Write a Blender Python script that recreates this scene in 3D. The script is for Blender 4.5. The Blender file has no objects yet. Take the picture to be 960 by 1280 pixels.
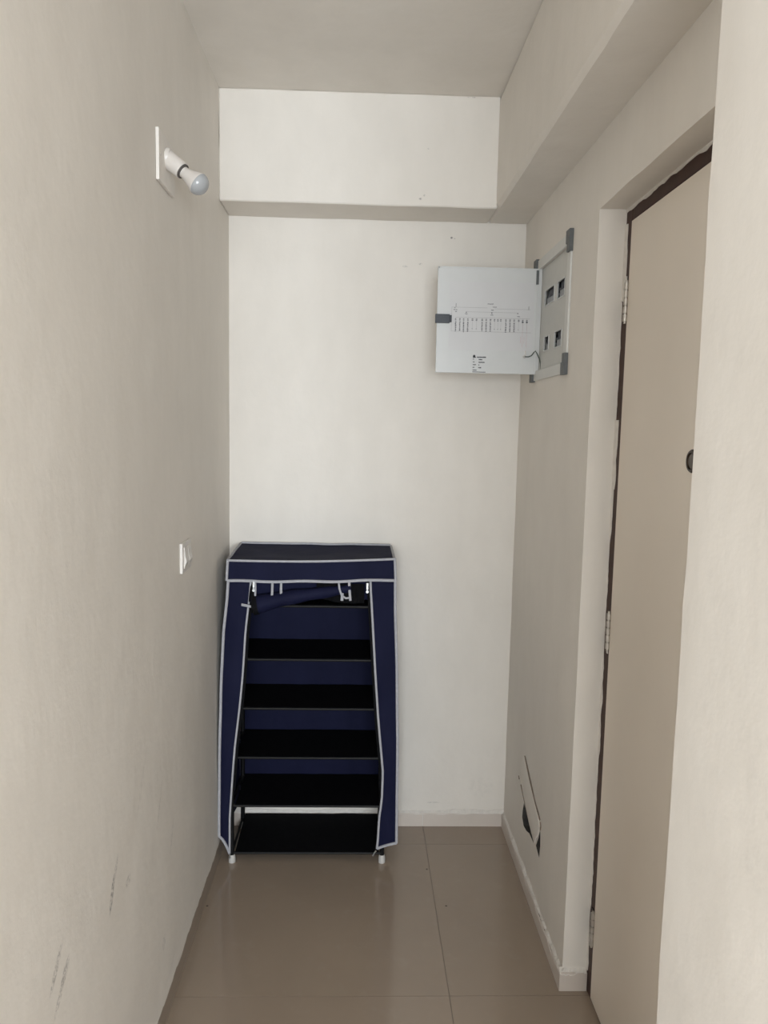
import bpy, bmesh, math, random
from mathutils import Vector, Matrix, noise

# ------------------------------------------------------------------ camera, world, lights, exposure
scene = bpy.context.scene
COL = scene.collection

CAM_LOC = Vector((0.48649, -2.90767, 1.575))
CAM_R = Vector((0.99934005, -0.03038093, 0.0199113))
CAM_U = Vector((-0.01638952, 0.11206039, 0.99356623))
CAM_F = Vector((0.03241673, 0.99323686, -0.11148851))
cam_data = bpy.data.cameras.new('camera')
cam_data.sensor_fit = 'VERTICAL'
cam_data.sensor_height = 36.0
cam_data.sensor_width = 27.0
cam_data.lens = 967.12 / 1280.0 * 36.0
cam_data.clip_start = 0.02
cam = bpy.data.objects.new('camera', cam_data)
m = Matrix.Identity(4)
for i in range(3):
    m[i][0] = CAM_R[i]; m[i][1] = CAM_U[i]; m[i][2] = -CAM_F[i]; m[i][3] = CAM_LOC[i]
cam.matrix_world = m
COL.objects.link(cam)
scene.camera = cam

world = bpy.data.worlds.new('sky')
scene.world = world
world.use_nodes = True
wbg = world.node_tree.nodes['Background']
wbg.inputs['Color'].default_value = (0.75, 0.86, 1.0, 1)
wbg.inputs['Strength'].default_value = 1.0

# daylight entering through the window of the room behind the camera
RYN = -5.6                              # window wall of the room behind the camera
WIN = (-0.26, 2.0, 0.65, 2.20)           # x0, x1, z0, z1 of its window
la = bpy.data.lights.new('window_daylight', 'AREA')
la.shape = 'RECTANGLE'
la.size = WIN[1] - WIN[0]
la.size_y = WIN[3] - WIN[2]
la.energy = 211
la.color = (0.91, 1.0, 1.08)
lo = bpy.data.objects.new('window_daylight', la)
lo.location = ((WIN[0] + WIN[1]) / 2, RYN - 0.08, (WIN[2] + WIN[3]) / 2)
lo.rotation_euler = (math.radians(90), 0, 0)
COL.objects.link(lo)

# unseen side window added in that room's left wall to brighten the near wall
RX0 = -2.4
ADDED_WIN = (-5.4, -3.9, 0.90, 2.20)         # y0, y1, z0, z1
lb_ = bpy.data.lights.new('added_side_daylight', 'AREA')
lb_.shape = 'RECTANGLE'
lb_.size = ADDED_WIN[3] - ADDED_WIN[2]
lb_.size_y = ADDED_WIN[1] - ADDED_WIN[0]
lb_.energy = 60
lb_.color = la.color
lo2 = bpy.data.objects.new('added_side_daylight', lb_)
lo2.location = (RX0 - 0.08, (ADDED_WIN[0] + ADDED_WIN[1]) / 2, (ADDED_WIN[2] + ADDED_WIN[3]) / 2)
lo2.rotation_euler = (0, math.radians(-90), 0)
COL.objects.link(lo2)

vs = scene.view_settings
vs.view_transform = 'Standard'
vs.look = 'None'
vs.exposure = 0.0
vs.gamma = 1.0
vs.use_curve_mapping = False

rnd = random.Random(11)

# ------------------------------------------------------------------ node material helpers
def new_mat(name):
    mt = bpy.data.materials.new(name)
    mt.use_nodes = True
    nt = mt.node_tree
    return mt, nt, nt.nodes['Principled BSDF']

def lnk(nt, a, b):
    nt.links.new(a, b)

def coords(nt):
    return nt.nodes.new('ShaderNodeTexCoord').outputs['Object']

def noise_node(nt, vec, scale, detail=3.0, rough=0.5, stretch=None):
    if stretch:
        mp = nt.nodes.new('ShaderNodeMapping')
        mp.inputs['Scale'].default_value = stretch
        lnk(nt, vec, mp.inputs['Vector'])
        vec = mp.outputs['Vector']
    n = nt.nodes.new('ShaderNodeTexNoise')
    n.inputs['Scale'].default_value = scale
    n.inputs['Detail'].default_value = detail
    n.inputs['Roughness'].default_value = rough
    lnk(nt, vec, n.inputs['Vector'])
    return n.outputs['Fac']

def ramp(nt, fac, stops):
    r = nt.nodes.new('ShaderNodeValToRGB')
    els = r.color_ramp.elements
    while len(els) < len(stops):
        els.new(0.5)
    for e, (p, c) in zip(els, stops):
        e.position = p
        e.color = (c[0], c[1], c[2], 1) if not isinstance(c, float) else (c, c, c, 1)
    lnk(nt, fac, r.inputs['Fac'])
    return r.outputs['Color']

def mixc(nt, fac, a, b, mode='MIX'):
    mx = nt.nodes.new('ShaderNodeMix')
    mx.data_type = 'RGBA'
    mx.blend_type = mode
    if hasattr(fac, 'is_linked') or hasattr(fac, 'links'):
        lnk(nt, fac, mx.inputs[0])
    else:
        mx.inputs[0].default_value = fac
    for s, v in ((mx.inputs[6], a), (mx.inputs[7], b)):
        if isinstance(v, tuple):
            s.default_value = (v[0], v[1], v[2], 1)
        else:
            lnk(nt, v, s)
    return mx.outputs[2]

def mth(nt, op, a, b=None, clamp=False):
    n = nt.nodes.new('ShaderNodeMath')
    n.operation = op
    n.use_clamp = clamp
    for i, v in enumerate((a, b)):
        if v is None:
            continue
        if isinstance(v, (int, float)):
            n.inputs[i].default_value = v
        else:
            lnk(nt, v, n.inputs[i])
    return n.outputs[0]

def bump(nt, bsdf, height, strength, dist=0.01, prev=None):
    b = nt.nodes.new('ShaderNodeBump')
    b.inputs['Strength'].default_value = strength
    b.inputs['Distance'].default_value = dist
    lnk(nt, height, b.inputs['Height'])
    if prev is not None:
        lnk(nt, prev, b.inputs['Normal'])
    lnk(nt, b.outputs['Normal'], bsdf.inputs['Normal'])
    return b.outputs['Normal']

def blob(nt, vec, loc, rot, scl):
    """soft ellipsoidal mask around loc: 1 in the middle, 0 outside"""
    mp = nt.nodes.new('ShaderNodeMapping')
    mp.vector_type = 'TEXTURE'
    mp.inputs['Location'].default_value = loc
    mp.inputs['Rotation'].default_value = rot
    mp.inputs['Scale'].default_value = scl
    lnk(nt, vec, mp.inputs['Vector'])
    g = nt.nodes.new('ShaderNodeTexGradient')
    g.gradient_type = 'SPHERICAL'
    lnk(nt, mp.outputs['Vector'], g.inputs['Vector'])
    return g.outputs['Fac']

def simple(name, col, rough=0.5, metal=0.0, var=0.06, nscale=30.0, bmp=0.0, spec=0.5):
    mt, nt, b = new_mat(name)
    v = coords(nt)
    n = noise_node(nt, v, nscale, 3)
    lo_ = tuple(c * (1 - var) for c in col)
    hi_ = tuple(min(1, c * (1 + var)) for c in col)
    lnk(nt, ramp(nt, n, [(0.3, lo_), (0.7, hi_)]), b.inputs['Base Color'])
    b.inputs['Roughness'].default_value = rough
    b.inputs['Metallic'].default_value = metal
    b.inputs['Specular IOR Level'].default_value = spec
    if bmp:
        bump(nt, b, noise_node(nt, v, nscale * 4, 2), bmp, 0.002)
    return mt

PAINT = (0.80, 0.748, 0.680)

def wall_paint(name, marks=(), base=PAINT):
    """off-white distemper over uneven plaster; marks = grey scuffs with a shape of their own"""
    mt, nt, b = new_mat(name)
    v = coords(nt)
    big = noise_node(nt, v, 1.7, 4, 0.55)
    c = ramp(nt, big, [(0.30, tuple(x * 0.965 for x in base)), (0.72, tuple(min(1, x * 1.025) for x in base))])
    sm = noise_node(nt, v, 9.0, 4, 0.6, (1.0, 1.0, 0.45))
    c = mixc(nt, 1.0, c, ramp(nt, sm, [(0.25, (0.94, 0.937, 0.932)), (0.75, (1.0, 1.0, 1.0))]), 'MULTIPLY')
    gr = noise_node(nt, v, 160.0, 2, 0.6)
    for (loc, rot, scl, amt, gs) in marks:
        k = blob(nt, v, loc, rot, scl)
        k = mth(nt, 'MULTIPLY', k, 3.0, True)
        n2 = noise_node(nt, v, gs, 4, 0.7)
        k2 = mth(nt, 'MULTIPLY', mth(nt, 'SUBTRACT', n2, 0.42), 6.0, True)
        c = mixc(nt, mth(nt, 'MULTIPLY', mth(nt, 'MULTIPLY', k, k2), amt), c, (0.27, 0.25, 0.235))
    lnk(nt, c, b.inputs['Base Color'])
    b.inputs['Roughness'].default_value = 0.62
    b.inputs['Specular IOR Level'].default_value = 0.25
    n1 = bump(nt, b, noise_node(nt, v, 5.0, 3, 0.5), 0.35, 0.012)
    n2 = bump(nt, b, noise_node(nt, v, 38.0, 3, 0.55), 0.22, 0.003, n1)
    bump(nt, b, gr, 0.12, 0.001, n2)
    return mt

big = 50.0
MARKS_LEFT = [
    ((0, -1.398, 0.657), (-0.55, 0, 0), (big, 0.009, 0.036), 0.45, 180),
    ((0, -1.424, 0.620), (-0.40, 0, 0), (big, 0.010, 0.042), 0.95, 120),
    ((0, -1.316, 0.583), (0, 0, 0), (big, 0.022, 0.014), 0.40, 90),
    ((0, -1.708, 0.674), (-0.77, 0, 0), (big, 0.010, 0.045), 0.60, 140),
    ((0, -1.672, 0.640), (-0.85, 0, 0), (big, 0.012, 0.030), 0.60, 160),
    ((0, -1.695, 0.618), (-0.80, 0, 0), (big, 0.010, 0.045), 0.50, 160),
    ((0, -1.024, 0.232), (-0.1, 0, 0), (big, 0.018, 0.022), 0.30, 90),
    ((0, -0.93, 0.47), (-0.5, 0, 0), (big, 0.010, 0.05), 0.25, 90),
    ((0, -1.05, 0.62), (-0.5, 0, 0), (big, 0.010, 0.07), 0.22, 90),
    ((0, -1.20, 0.75), (-0.6, 0, 0), (big, 0.012, 0.09), 0.12, 60),
]
MARKS_BACK = [
    ((0.808, 0, 2.259), (0, 0, 0), (0.005, big, 0.004), 1.0, 60),
    ((0.820, 0, 2.258), (0, 0, 0), (0.004, big, 0.004), 0.9, 90),
    ((0.640, 0, 2.153), (0, 0, 0), (0.012, big, 0.004), 0.5, 200),
    ((0.697, 0, 2.163), (0, 0, 0), (0.008, big, 0.004), 0.6, 200),
    ((0.800, 0, 0.095), (0, 0, 0), (0.03, big, 0.003), 0.4, 120),
    ((0.990, 0, 0.16), (0, 0, 0), (0.06, big, 0.05), 0.07, 40),
]
MARKS_BEAM = [
    ((0.677, -0.196, 2.337), (0, 0, 0), (0.006, big, 0.004), 0.8, 120),
    ((0.690, -0.196, 2.349), (0, 0, 0), (0.004, big, 0.004), 0.7, 120),
    ((0.84, -0.196, 2.668), (0, 0, 0), (0.015, big, 0.003), 0.6, 120),
    ((0.70, -0.196, 2.50), (0, 0, 0), (0.004, big, 0.003), 0.5, 120),
]
M = {}
M['wall'] = wall_paint('wall_paint')
M['wall_left'] = wall_paint('wall_paint_left', MARKS_LEFT)
M['wall_back'] = wall_paint('wall_paint_back', MARKS_BACK)
M['beam'] = wall_paint('beam_paint', MARKS_BEAM)
M['pier'] = wall_paint('pier_paint', [((0.937, -2.105, 1.09), (0, 0, 0), (big, 0.03, 0.03), 0.08, 40),
                                      ((0.937, -2.09, 1.20), (0, 0, 0), (big, 0.02, 0.05), 0.06, 40)])
M['plaster'] = simple('fresh_plaster', (0.72, 0.675, 0.62), 0.8, 0, 0.06, 60, 0.5, 0.2)

def tile_mat(name, base, rough):
    mt, nt, b = new_mat(name)
    v = coords(nt)
    n1 = noise_node(nt, v, 2.5, 4, 0.6)
    c = ramp(nt, n1, [(0.3, tuple(x * 0.95 for x in base)), (0.7, tuple(x * 1.05 for x in base))])
    vo = nt.nodes.new('ShaderNodeTexVoronoi')
    vo.inputs['Scale'].default_value = 5.0
    lnk(nt, v, vo.inputs['Vector'])
    sp = mth(nt, 'LESS_THAN', vo.outputs['Distance'], 0.030)
    pick = mth(nt, 'GREATER_THAN', noise_node(nt, v, 3.3, 1), 0.52)
    c = mixc(nt, mth(nt, 'MULTIPLY', mth(nt, 'MULTIPLY', sp, pick), 0.75), c, (0.07, 0.05, 0.04))
    dust = noise_node(nt, v, 14.0, 5, 0.65)
    c = mixc(nt, mth(nt, 'MULTIPLY', mth(nt, 'SUBTRACT', dust, 0.55, True), 0.6), c, (0.45, 0.40, 0.35))
    lnk(nt, c, b.inputs['Base Color'])
    rr = nt.nodes.new('ShaderNodeMapRange')
    rr.inputs['To Min'].default_value = rough * 0.8
    rr.inputs['To Max'].default_value = rough * 1.3
    lnk(nt, noise_node(nt, v, 6.0, 4, 0.6), rr.inputs['Value'])
    lnk(nt, rr.outputs['Result'], b.inputs['Roughness'])
    b.inputs['Specular IOR Level'].default_value = 0.75
    bump(nt, b, noise_node(nt, v, 3.0, 2), 0.05, 0.004)
    return mt

M['tile'] = tile_mat('floor_tile_glaze', (0.320, 0.250, 0.190), 0.13)
M['grout'] = simple('tile_grout', (0.24, 0.195, 0.16), 0.9, 0, 0.1, 60)
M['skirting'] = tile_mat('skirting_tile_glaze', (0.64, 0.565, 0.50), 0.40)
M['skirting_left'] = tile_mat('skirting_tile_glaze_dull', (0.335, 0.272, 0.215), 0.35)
M['brown'] = simple('door_frame_enamel', (0.052, 0.024, 0.018), 0.5, 0, 0.15, 25, 0.05, 0.22)
M['laminate'] = simple('door_laminate', (0.80, 0.715, 0.615), 0.42, 0, 0.02, 4)
M['hinge'] = simple('hinge_steel', (0.55, 0.52, 0.48), 0.35, 0.7, 0.15, 60)
M['bronze'] = simple('peephole_bronze', (0.05, 0.035, 0.025), 0.35, 0.6, 0.15, 60)
M['bronze_in'] = simple('peephole_inner', (0.12, 0.10, 0.085), 0.4, 0.3, 0.1, 60)
M['sheet'] = simple('powder_coated_sheet', (0.60, 0.60, 0.585), 0.40, 0, 0.015, 12, 0.03)
M['box_frame'] = simple('box_trim_plastic', (0.66, 0.65, 0.615), 0.45, 0, 0.02, 20)
M['box_plate'] = simple('box_cover_plate', (0.58, 0.57, 0.53), 0.45, 0, 0.02, 20)
M['grey_plastic'] = simple('dark_grey_plastic', (0.10, 0.105, 0.105), 0.5, 0, 0.12, 60)
M['latch'] = simple('latch_plastic', (0.028, 0.032, 0.040), 0.45, 0, 0.12, 60)
M['breaker'] = simple('breaker_grey', (0.30, 0.31, 0.32), 0.45, 0, 0.08, 60)
M['breaker_dark'] = simple('breaker_black', (0.018, 0.02, 0.028), 0.4, 0, 0.1, 60)
M['box_dark'] = simple('box_interior', (0.03, 0.03, 0.032), 0.7, 0, 0.1, 40)
M['ink'] = simple('printing_ink', (0.14, 0.14, 0.15), 0.8, 0, 0.2, 200)
M['ink_light'] = simple('printing_ink_thin', (0.38, 0.37, 0.37), 0.8, 0, 0.1, 200)
M['ink_red'] = simple('printing_ink_red', (0.62, 0.45, 0.45), 0.8, 0, 0.1, 200)
M['ink_black'] = simple('label_ink', (0.035, 0.035, 0.04), 0.8, 0, 0.2, 200)
M['paper'] = simple('diagram_sticker', (0.605, 0.595, 0.59), 0.5, 0, 0.01, 20)
M['wire'] = simple('earth_wire_green', (0.05, 0.07, 0.055), 0.45, 0, 0.25, 60)
M['navy'] = None
M['black_metal'] = simple('black_tube', (0.006, 0.006, 0.0065), 0.5, 0, 0.2, 60, 0, 0.2)
M['bar_metal'] = simple('shelf_bar_enamel', (0.012, 0.0115, 0.0105), 0.5, 0, 0.2, 60, 0, 0.2)
M['black_fabric'] = simple('black_nonwoven', (0.0028, 0.0028, 0.0035), 0.8, 0, 0.25, 60, 0.3, 0.1)
M['zip_tape'] = simple('zip_tape', (0.004, 0.004, 0.005), 0.8, 0, 0.2, 200, 0.3, 0.12)
M['piping'] = simple('white_piping', (0.37, 0.365, 0.385), 0.75, 0, 0.08, 90, 0.3)
M['zip_metal'] = simple('zip_metal', (0.50, 0.50, 0.49), 0.42, 0.8, 0.1, 90)
M['foot'] = simple('white_rubber_foot', (0.50, 0.48, 0.45), 0.55, 0, 0.05, 60)
M['white_plastic'] = simple('white_plastic', (0.72, 0.68, 0.635), 0.38, 0, 0.02, 30)
M['painted_plate'] = simple('overpainted_plate', (0.76, 0.71, 0.65), 0.55, 0, 0.04, 30, 0.1)
M['bulb_white'] = simple('bulb_plastic', (0.66, 0.61, 0.56), 0.35, 0, 0.02, 30)
M['holder_gap'] = simple('holder_shadow_ring', (0.07, 0.06, 0.055), 0.6, 0, 0.1, 60)
M['bluepipe'] = simple('conduit_pvc', (0.05, 0.07, 0.12), 0.4, 0, 0.15, 40)
M['cavity'] = simple('wall_cavity_shade', (0.05, 0.045, 0.04), 0.95, 0, 0.3, 40, 0.5)
M['torn'] = simple('torn_plaster_edge', (0.22, 0.165, 0.125), 0.9, 0, 0.15, 60, 0.6)

def make_navy():
    mt, nt, b = new_mat('navy_nonwoven')
    v = coords(nt)
    n = noise_node(nt, v, 9.0, 4, 0.6, (1.0, 1.0, 0.4))
    lnk(nt, ramp(nt, n, [(0.3, (0.0056, 0.0066, 0.024)), (0.7, (0.0080, 0.0092, 0.031))]), b.inputs['Base Color'])
    b.inputs['Roughness'].default_value = 0.70
    b.inputs['Specular IOR Level'].default_value = 0.12
    w = bump(nt, b, noise_node(nt, v, 320.0, 2, 0.6), 0.25, 0.001)
    bump(nt, b, noise_node(nt, v, 12.0, 3, 0.5), 0.30, 0.012, w)
    return mt
M['navy'] = make_navy()

def make_dome():
    mt, nt, b = new_mat('bulb_diffuser')
    v = coords(nt)
    lnk(nt, ramp(nt, noise_node(nt, v, 40, 2), [(0.3, (0.36, 0.365, 0.37)), (0.7, (0.39, 0.395, 0.40))]), b.inputs['Base Color'])
    b.inputs['Roughness'].default_value = 0.16
    b.inputs['Subsurface Weight'].default_value = 0.15
    b.inputs['Subsurface Radius'].default_value = (0.02, 0.02, 0.02)
    return mt
M['dome'] = make_dome()

# ------------------------------------------------------------------ mesh helpers
class MB:
    """collects geometry in world coordinates; build() links it as one mesh object"""
    def __init__(self):
        self.v = []; self.f = []
    def add(self, verts, faces):
        o = len(self.v)
        self.v += [tuple(p) for p in verts]
        self.f += [tuple(i + o for i in fc) for fc in faces]
        return self
    def box(self, lo, hi):
        x0, y0, z0 = lo; x1, y1, z1 = hi
        vs_ = [(x0, y0, z0), (x1, y0, z0), (x1, y1, z0), (x0, y1, z0), (x0, y0, z1), (x1, y0, z1), (x1, y1, z1), (x0, y1, z1)]
        return self.add(vs_, [(0, 3, 2, 1), (4, 5, 6, 7), (0, 1, 5, 4), (1, 2, 6, 5), (2, 3, 7, 6), (3, 0, 4, 7)])
    def tube(self, pts, r, n=12, cap=True):
        pts = [Vector(p) for p in pts]
        rs = r if isinstance(r, (list, tuple)) else [r] * len(pts)
        rings = []; ref = None
        for i, p in enumerate(pts):
            t = (pts[min(i + 1, len(pts) - 1)] - pts[max(i - 1, 0)]).normalized()
            if ref is None:
                ref = Vector((0, 0, 1)) if abs(t.z) < 0.9 else Vector((1, 0, 0))
            a = (ref - t * ref.dot(t)).normalized(); ref = a
            b = t.cross(a)
            rings.append([p + (a * math.cos(k * 2 * math.pi / n) + b * math.sin(k * 2 * math.pi / n)) * rs[i] for k in range(n)])
        vs_ = [q for rg in rings for q in rg]; fs = []
        for i in range(len(rings) - 1):
            for k in range(n):
                k2 = (k + 1) % n
                fs.append((i * n + k, i * n + k2, (i + 1) * n + k2, (i + 1) * n + k))
        if cap:
            fs.append(tuple(reversed(range(n))))
            fs.append(tuple((len(rings) - 1) * n + k for k in range(n)))
        return self.add(vs_, fs)
    def lathe(self, prof, org, axis, n=24):
        """prof: (distance along axis, radius)"""
        org = Vector(org); ax = Vector(axis).normalized()
        ref = Vector((0, 0, 1)) if abs(ax.z) < 0.9 else Vector((1, 0, 0))
        a = (ref - ax * ref.dot(ax)).normalized(); b = ax.cross(a)
        vs_ = []; fs = []
        for (d, r) in prof:
            for k in range(n):
                th = 2 * math.pi * k / n
                vs_.append(org + ax * d + (a * math.cos(th) + b * math.sin(th)) * max(r, 1e-5))
        for i in range(len(prof) - 1):
            for k in range(n):
                k2 = (k + 1) % n
                fs.append((i * n + k, i * n + k2, (i + 1) * n + k2, (i + 1) * n + k))
        fs.append(tuple(reversed(range(n))))
        fs.append(tuple((len(prof) - 1) * n + k for k in range(n)))
        return self.add(vs_, fs)
    def ribbon(self, pts, nrm, width, thick):
        """flat tape along pts lying across nrm"""
        pts = [Vector(p) for p in pts]; nrm = Vector(nrm).normalized()
        vs_ = []; fs = []
        for i, p in enumerate(pts):
            t = (pts[min(i + 1, len(pts) - 1)] - pts[max(i - 1, 0)]).normalized()
            s = t.cross(nrm).normalized()
            for (a, b) in ((-1, -1), (-0.75, 1), (0.75, 1), (1, -1)):
                vs_.append(p + s * (a * width / 2) + nrm * (b * thick / 2))
        for i in range(len(pts) - 1):
            for k in range(4):
                k2 = (k + 1) % 4
                fs.append((i * 4 + k, i * 4 + k2, (i + 1) * 4 + k2, (i + 1) * 4 + k))
        e = (len(pts) - 1) * 4
        fs += [(3, 2, 1, 0), (e, e + 1, e + 2, e + 3)]
        return self.add(vs_, fs)
    def sheet(self, grid, thick, nrm):
        """grid[i][j] of points, given a real thickness along nrm"""
        h = len(grid); w = len(grid[0]); nrm = Vector(nrm).normalized() * thick
        A = [Vector(p) for row in grid for p in row]
        B = [p - nrm for p in A]
        N = h * w; fs = []
        for i in range(h - 1):
            for j in range(w - 1):
                a = i * w + j
                fs.append((a, a + 1, a + w + 1, a + w))
                fs.append((N + a + w, N + a + w + 1, N + a + 1, N + a))
        def side(a, b): fs.append((a, N + a, N + b, b))
        for j in range(w - 1):
            side(j, j + 1); side((h - 1) * w + j + 1, (h - 1) * w + j)
        for i in range(h - 1):
            side((i + 1) * w, i * w); side(i * w + w - 1, (i + 1) * w + w - 1)
        return self.add(A + B, fs)
    def prism(self, poly, ext):
        """poly: list of 3-D points, extruded by vector ext"""
        n = len(poly); e = Vector(ext)
        A = [Vector(p) for p in poly]
        return self.add(A + [p + e for p in A],
                        [tuple(range(n)), tuple(reversed(range(n, 2 * n)))] +
                        [(i, i + n, (i + 1) % n + n, (i + 1) % n) for i in range(n)])
    def build(self, name, mat, parent=None, smooth=None, bevel=0.0, segs=2):
        base = world_loc(parent)
        me = bpy.data.meshes.new(name)
        me.from_pydata([tuple(Vector(p) - base) for p in self.v], [], self.f)
        bm = bmesh.new(); bm.from_mesh(me)
        bmesh.ops.recalc_face_normals(bm, faces=bm.faces)
        if bevel:
            bmesh.ops.bevel(bm, geom=[e for e in bm.edges if len(e.link_faces) == 2 and e.calc_face_angle(0) > 0.5],
                            offset=bevel, segments=segs, affect='EDGES', profile=0.6)
        bm.to_mesh(me); bm.free()
        if smooth:
            for p in me.polygons: p.use_smooth = True
            me.set_sharp_from_angle(angle=math.radians(smooth))
        me.materials.append(mat)
        o = bpy.data.objects.new(name, me)
        COL.objects.link(o)
        o.parent = parent
        return o

def world_loc(o):
    p = Vector((0, 0, 0))
    while o is not None:
        p = p + o.location; o = o.parent
    return p

def thing(name, label, cat, loc, group=None):
    o = bpy.data.objects.new(name, None)
    o.empty_display_size = 0.05
    COL.objects.link(o)
    o.location = loc
    o['label'] = label; o['category'] = cat
    if group: o['group'] = group
    return o

def structure(o, label=None, cat=None):
    o['kind'] = 'structure'
    if label: o['label'] = label
    if cat: o['category'] = cat
    return o

def rough_box(lo, hi, name, mat, parent=None, seg=0.06, amp=0.0016, bev=0.003, seed=0.0, cutters=()):
    """box of hand-laid plaster: rounded arrises that wander by a millimetre or two"""
    bm = bmesh.new()
    bmesh.ops.create_cube(bm, size=1.0)
    lo = Vector(lo); hi = Vector(hi); c = (lo + hi) / 2; s = hi - lo
    for v in bm.verts:
        v.co = Vector((c[i] + v.co[i] * s[i] for i in range(3)))
    if bev:
        bmesh.ops.bevel(bm, geom=list(bm.edges), offset=bev, segments=1, affect='EDGES')
    for ax in range(3):
        n = max(1, min(40, int(s[ax] / seg)))
        for k in range(1, n):
            pc = Vector((0, 0, 0)); pc[ax] = lo[ax] + s[ax] * k / n
            nn = Vector((0, 0, 0)); nn[ax] = 1
            bmesh.ops.bisect_plane(bm, geom=list(bm.verts) + list(bm.edges) + list(bm.faces), plane_co=pc, plane_no=nn)
    for v in bm.verts:
        q = v.co * 7.0 + Vector((seed, seed * 2, seed * 3))
        q2 = v.co * 30.0 + Vector((seed, 5, 2))
        d = noise.noise_vector(q) * amp + noise.noise_vector(q2) * (amp * 0.45)
        if v.co.z < 0.01: d.z = 0
        v.co += d
    bmesh.ops.recalc_face_normals(bm, faces=bm.faces)
    me = bpy.data.meshes.new(name); bm.to_mesh(me); bm.free()
    o = bpy.data.objects.new(name, me); COL.objects.link(o)
    if cutters:
        for cu in cutters:
            md = o.modifiers.new('cut', 'BOOLEAN'); md.operation = 'DIFFERENCE'; md.object = cu; md.solver = 'EXACT'
        dg = bpy.context.evaluated_depsgraph_get()
        me2 = bpy.data.meshes.new_from_object(o.evaluated_get(dg))
        o.modifiers.clear(); o.data = me2; bpy.data.meshes.remove(me); me = me2; me.name = name
        for cu in cutters:
            cm = cu.data; bpy.data.objects.remove(cu); bpy.data.meshes.remove(cm)
    me.materials.clear(); me.materials.append(mat)
    for p in me.polygons: p.use_smooth = True
    me.set_sharp_from_angle(angle=math.radians(24))
    o.parent = parent
    return o

# ------------------------------------------------------------------ dimensions of the place (metres)
W = 1.081            # corridor width at the back
ZS = 2.313           # underside of the beams
ZC = 2.674           # ceiling
BD = 0.196           # back beam depth
XB = 0.936           # inner face of right beam and of the near pier
YR = -0.900          # far jamb of the door recess
YJ = -1.870          # near jamb of the door recess, corner of the near wall
ZL = 2.128           # lintel
RX, RY, RYL = 3.8, -2.20, -2.50     # living room behind the camera

# ------------------------------------------------------------------ setting: floor
fl = MB().box((RX0 - 0.15, RYN - 0.15, -0.10), (RX + 0.15, 0.15, -0.0035)).build('floor', M['grout'])
structure(fl, 'glossy beige tiled floor of the corridor', 'floor')
TS = 0.785
xs = [0.760 + TS * k for k in range(-5, 5)]
ys = [-0.140 - TS * k for k in range(-1, 10)]
tile_bm = {}
for i in range(len(xs) - 1):
    for j in range(len(ys) - 1):
        x0, x1 = xs[i], xs[i + 1]
        y1, y0 = ys[j], ys[j + 1]
        y1 = min(y1, 0.12)
        if (x0 > 1.3 or x1 < -0.1) and y1 > RY + 0.6: continue
        key = (round(x1 - x0, 3), round(y1 - y0, 3))
        g = 0.0007
        if key not in tile_bm:
            hx, hy = key[0] / 2 - g, key[1] / 2 - g
            tm = MB().box((-hx, -hy, -0.0035), (hx, hy, 0)).build('tile', M['tile'])
            tile_bm[key] = tm.data
            o = tm
        else:
            o = bpy.data.objects.new('tile', tile_bm[key]); COL.objects.link(o)
        o.location = ((x0 + x1) / 2, (y0 + y1) / 2, 0)
        o.parent = fl

# ------------------------------------------------------------------ setting: walls, ceiling, beams
def cutter(poly_yz, x0, x1):
    return MB().prism([(x0, y, z) for y, z in poly_yz], (x1 - x0, 0, 0)).build('cutter', M['cavity'])

wl = rough_box((-0.15, RYL, 0), (0, 0.15, ZC), 'wall_left', M['wall_left'], None, 0.2, 0.0012, 0, 1.0)
structure(wl, 'uneven off-white wall with scuff marks on the left', 'wall')
wb = rough_box((0, 0, 0), (W + 0.2, 0.15, ZC), 'wall_back', M['wall_back'], None, 0.2, 0.0010, 0, 2.0)
structure(wb, 'white end wall behind the shoe rack', 'wall')

# recess for the distribution board and the broken patch low on the wall
BY0, BY1, BZ0, BZ1 = -0.628, -0.243, 1.766, 2.104
cut_box = cutter([(BY0, BZ0), (BY1, BZ0), (BY1, BZ1), (BY0, BZ1)], W - 0.02, W + 0.075)
hole_a = [(-0.345, 0.270), (-0.330, 0.235), (-0.326, 0.208), (-0.352, 0.190), (-0.398, 0.196), (-0.444, 0.212),
          (-0.508, 0.214), (-0.466, 0.232), (-0.432, 0.240), (-0.399, 0.256)]
hole_b = [(-0.587, 0.304), (-0.566, 0.262), (-0.541, 0.224), (-0.562, 0.217), (-0.588, 0.210), (-0.596, 0.255)]
slit_r = [(-0.326, 0.440), (-0.336, 0.446), (-0.420, 0.398), (-0.505, 0.362), (-0.582, 0.336), (-0.588, 0.322),
          (-0.577, 0.330), (-0.500, 0.352), (-0.415, 0.388)]
slit_l = [(-0.262, 0.330), (-0.262, 0.321), (-0.300, 0.302), (-0.345, 0.284), (-0.400, 0.263), (-0.404, 0.270), (-0.352, 0.294), (-0.300, 0.314)]
cuts = [cut_box, cutter(hole_a, W - 0.02, W + 0.085), cutter(hole_b, W - 0.02, W + 0.085),
        cutter(slit_r, W - 0.02, W + 0.006), cutter(slit_l, W - 0.02, W + 0.008)]
door_cut = rough_box((W - 0.06, YJ, -0.05), (W + 0.26, YR, ZL), 'cutter', M['wall'], None, 0.05, 0.0026, 0, 4.0)
wr = rough_box((W, YJ, 0), (W + 0.2, 0, ZS + 0.05), 'wall_right', M['wall'], None, 0.12, 0.0014, 0, 3.0, cuts + [door_cut])
structure(wr, 'white right wall holding the electrical box, broken open near the floor', 'wall')
wr.data.materials.append(M['cavity'])
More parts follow.
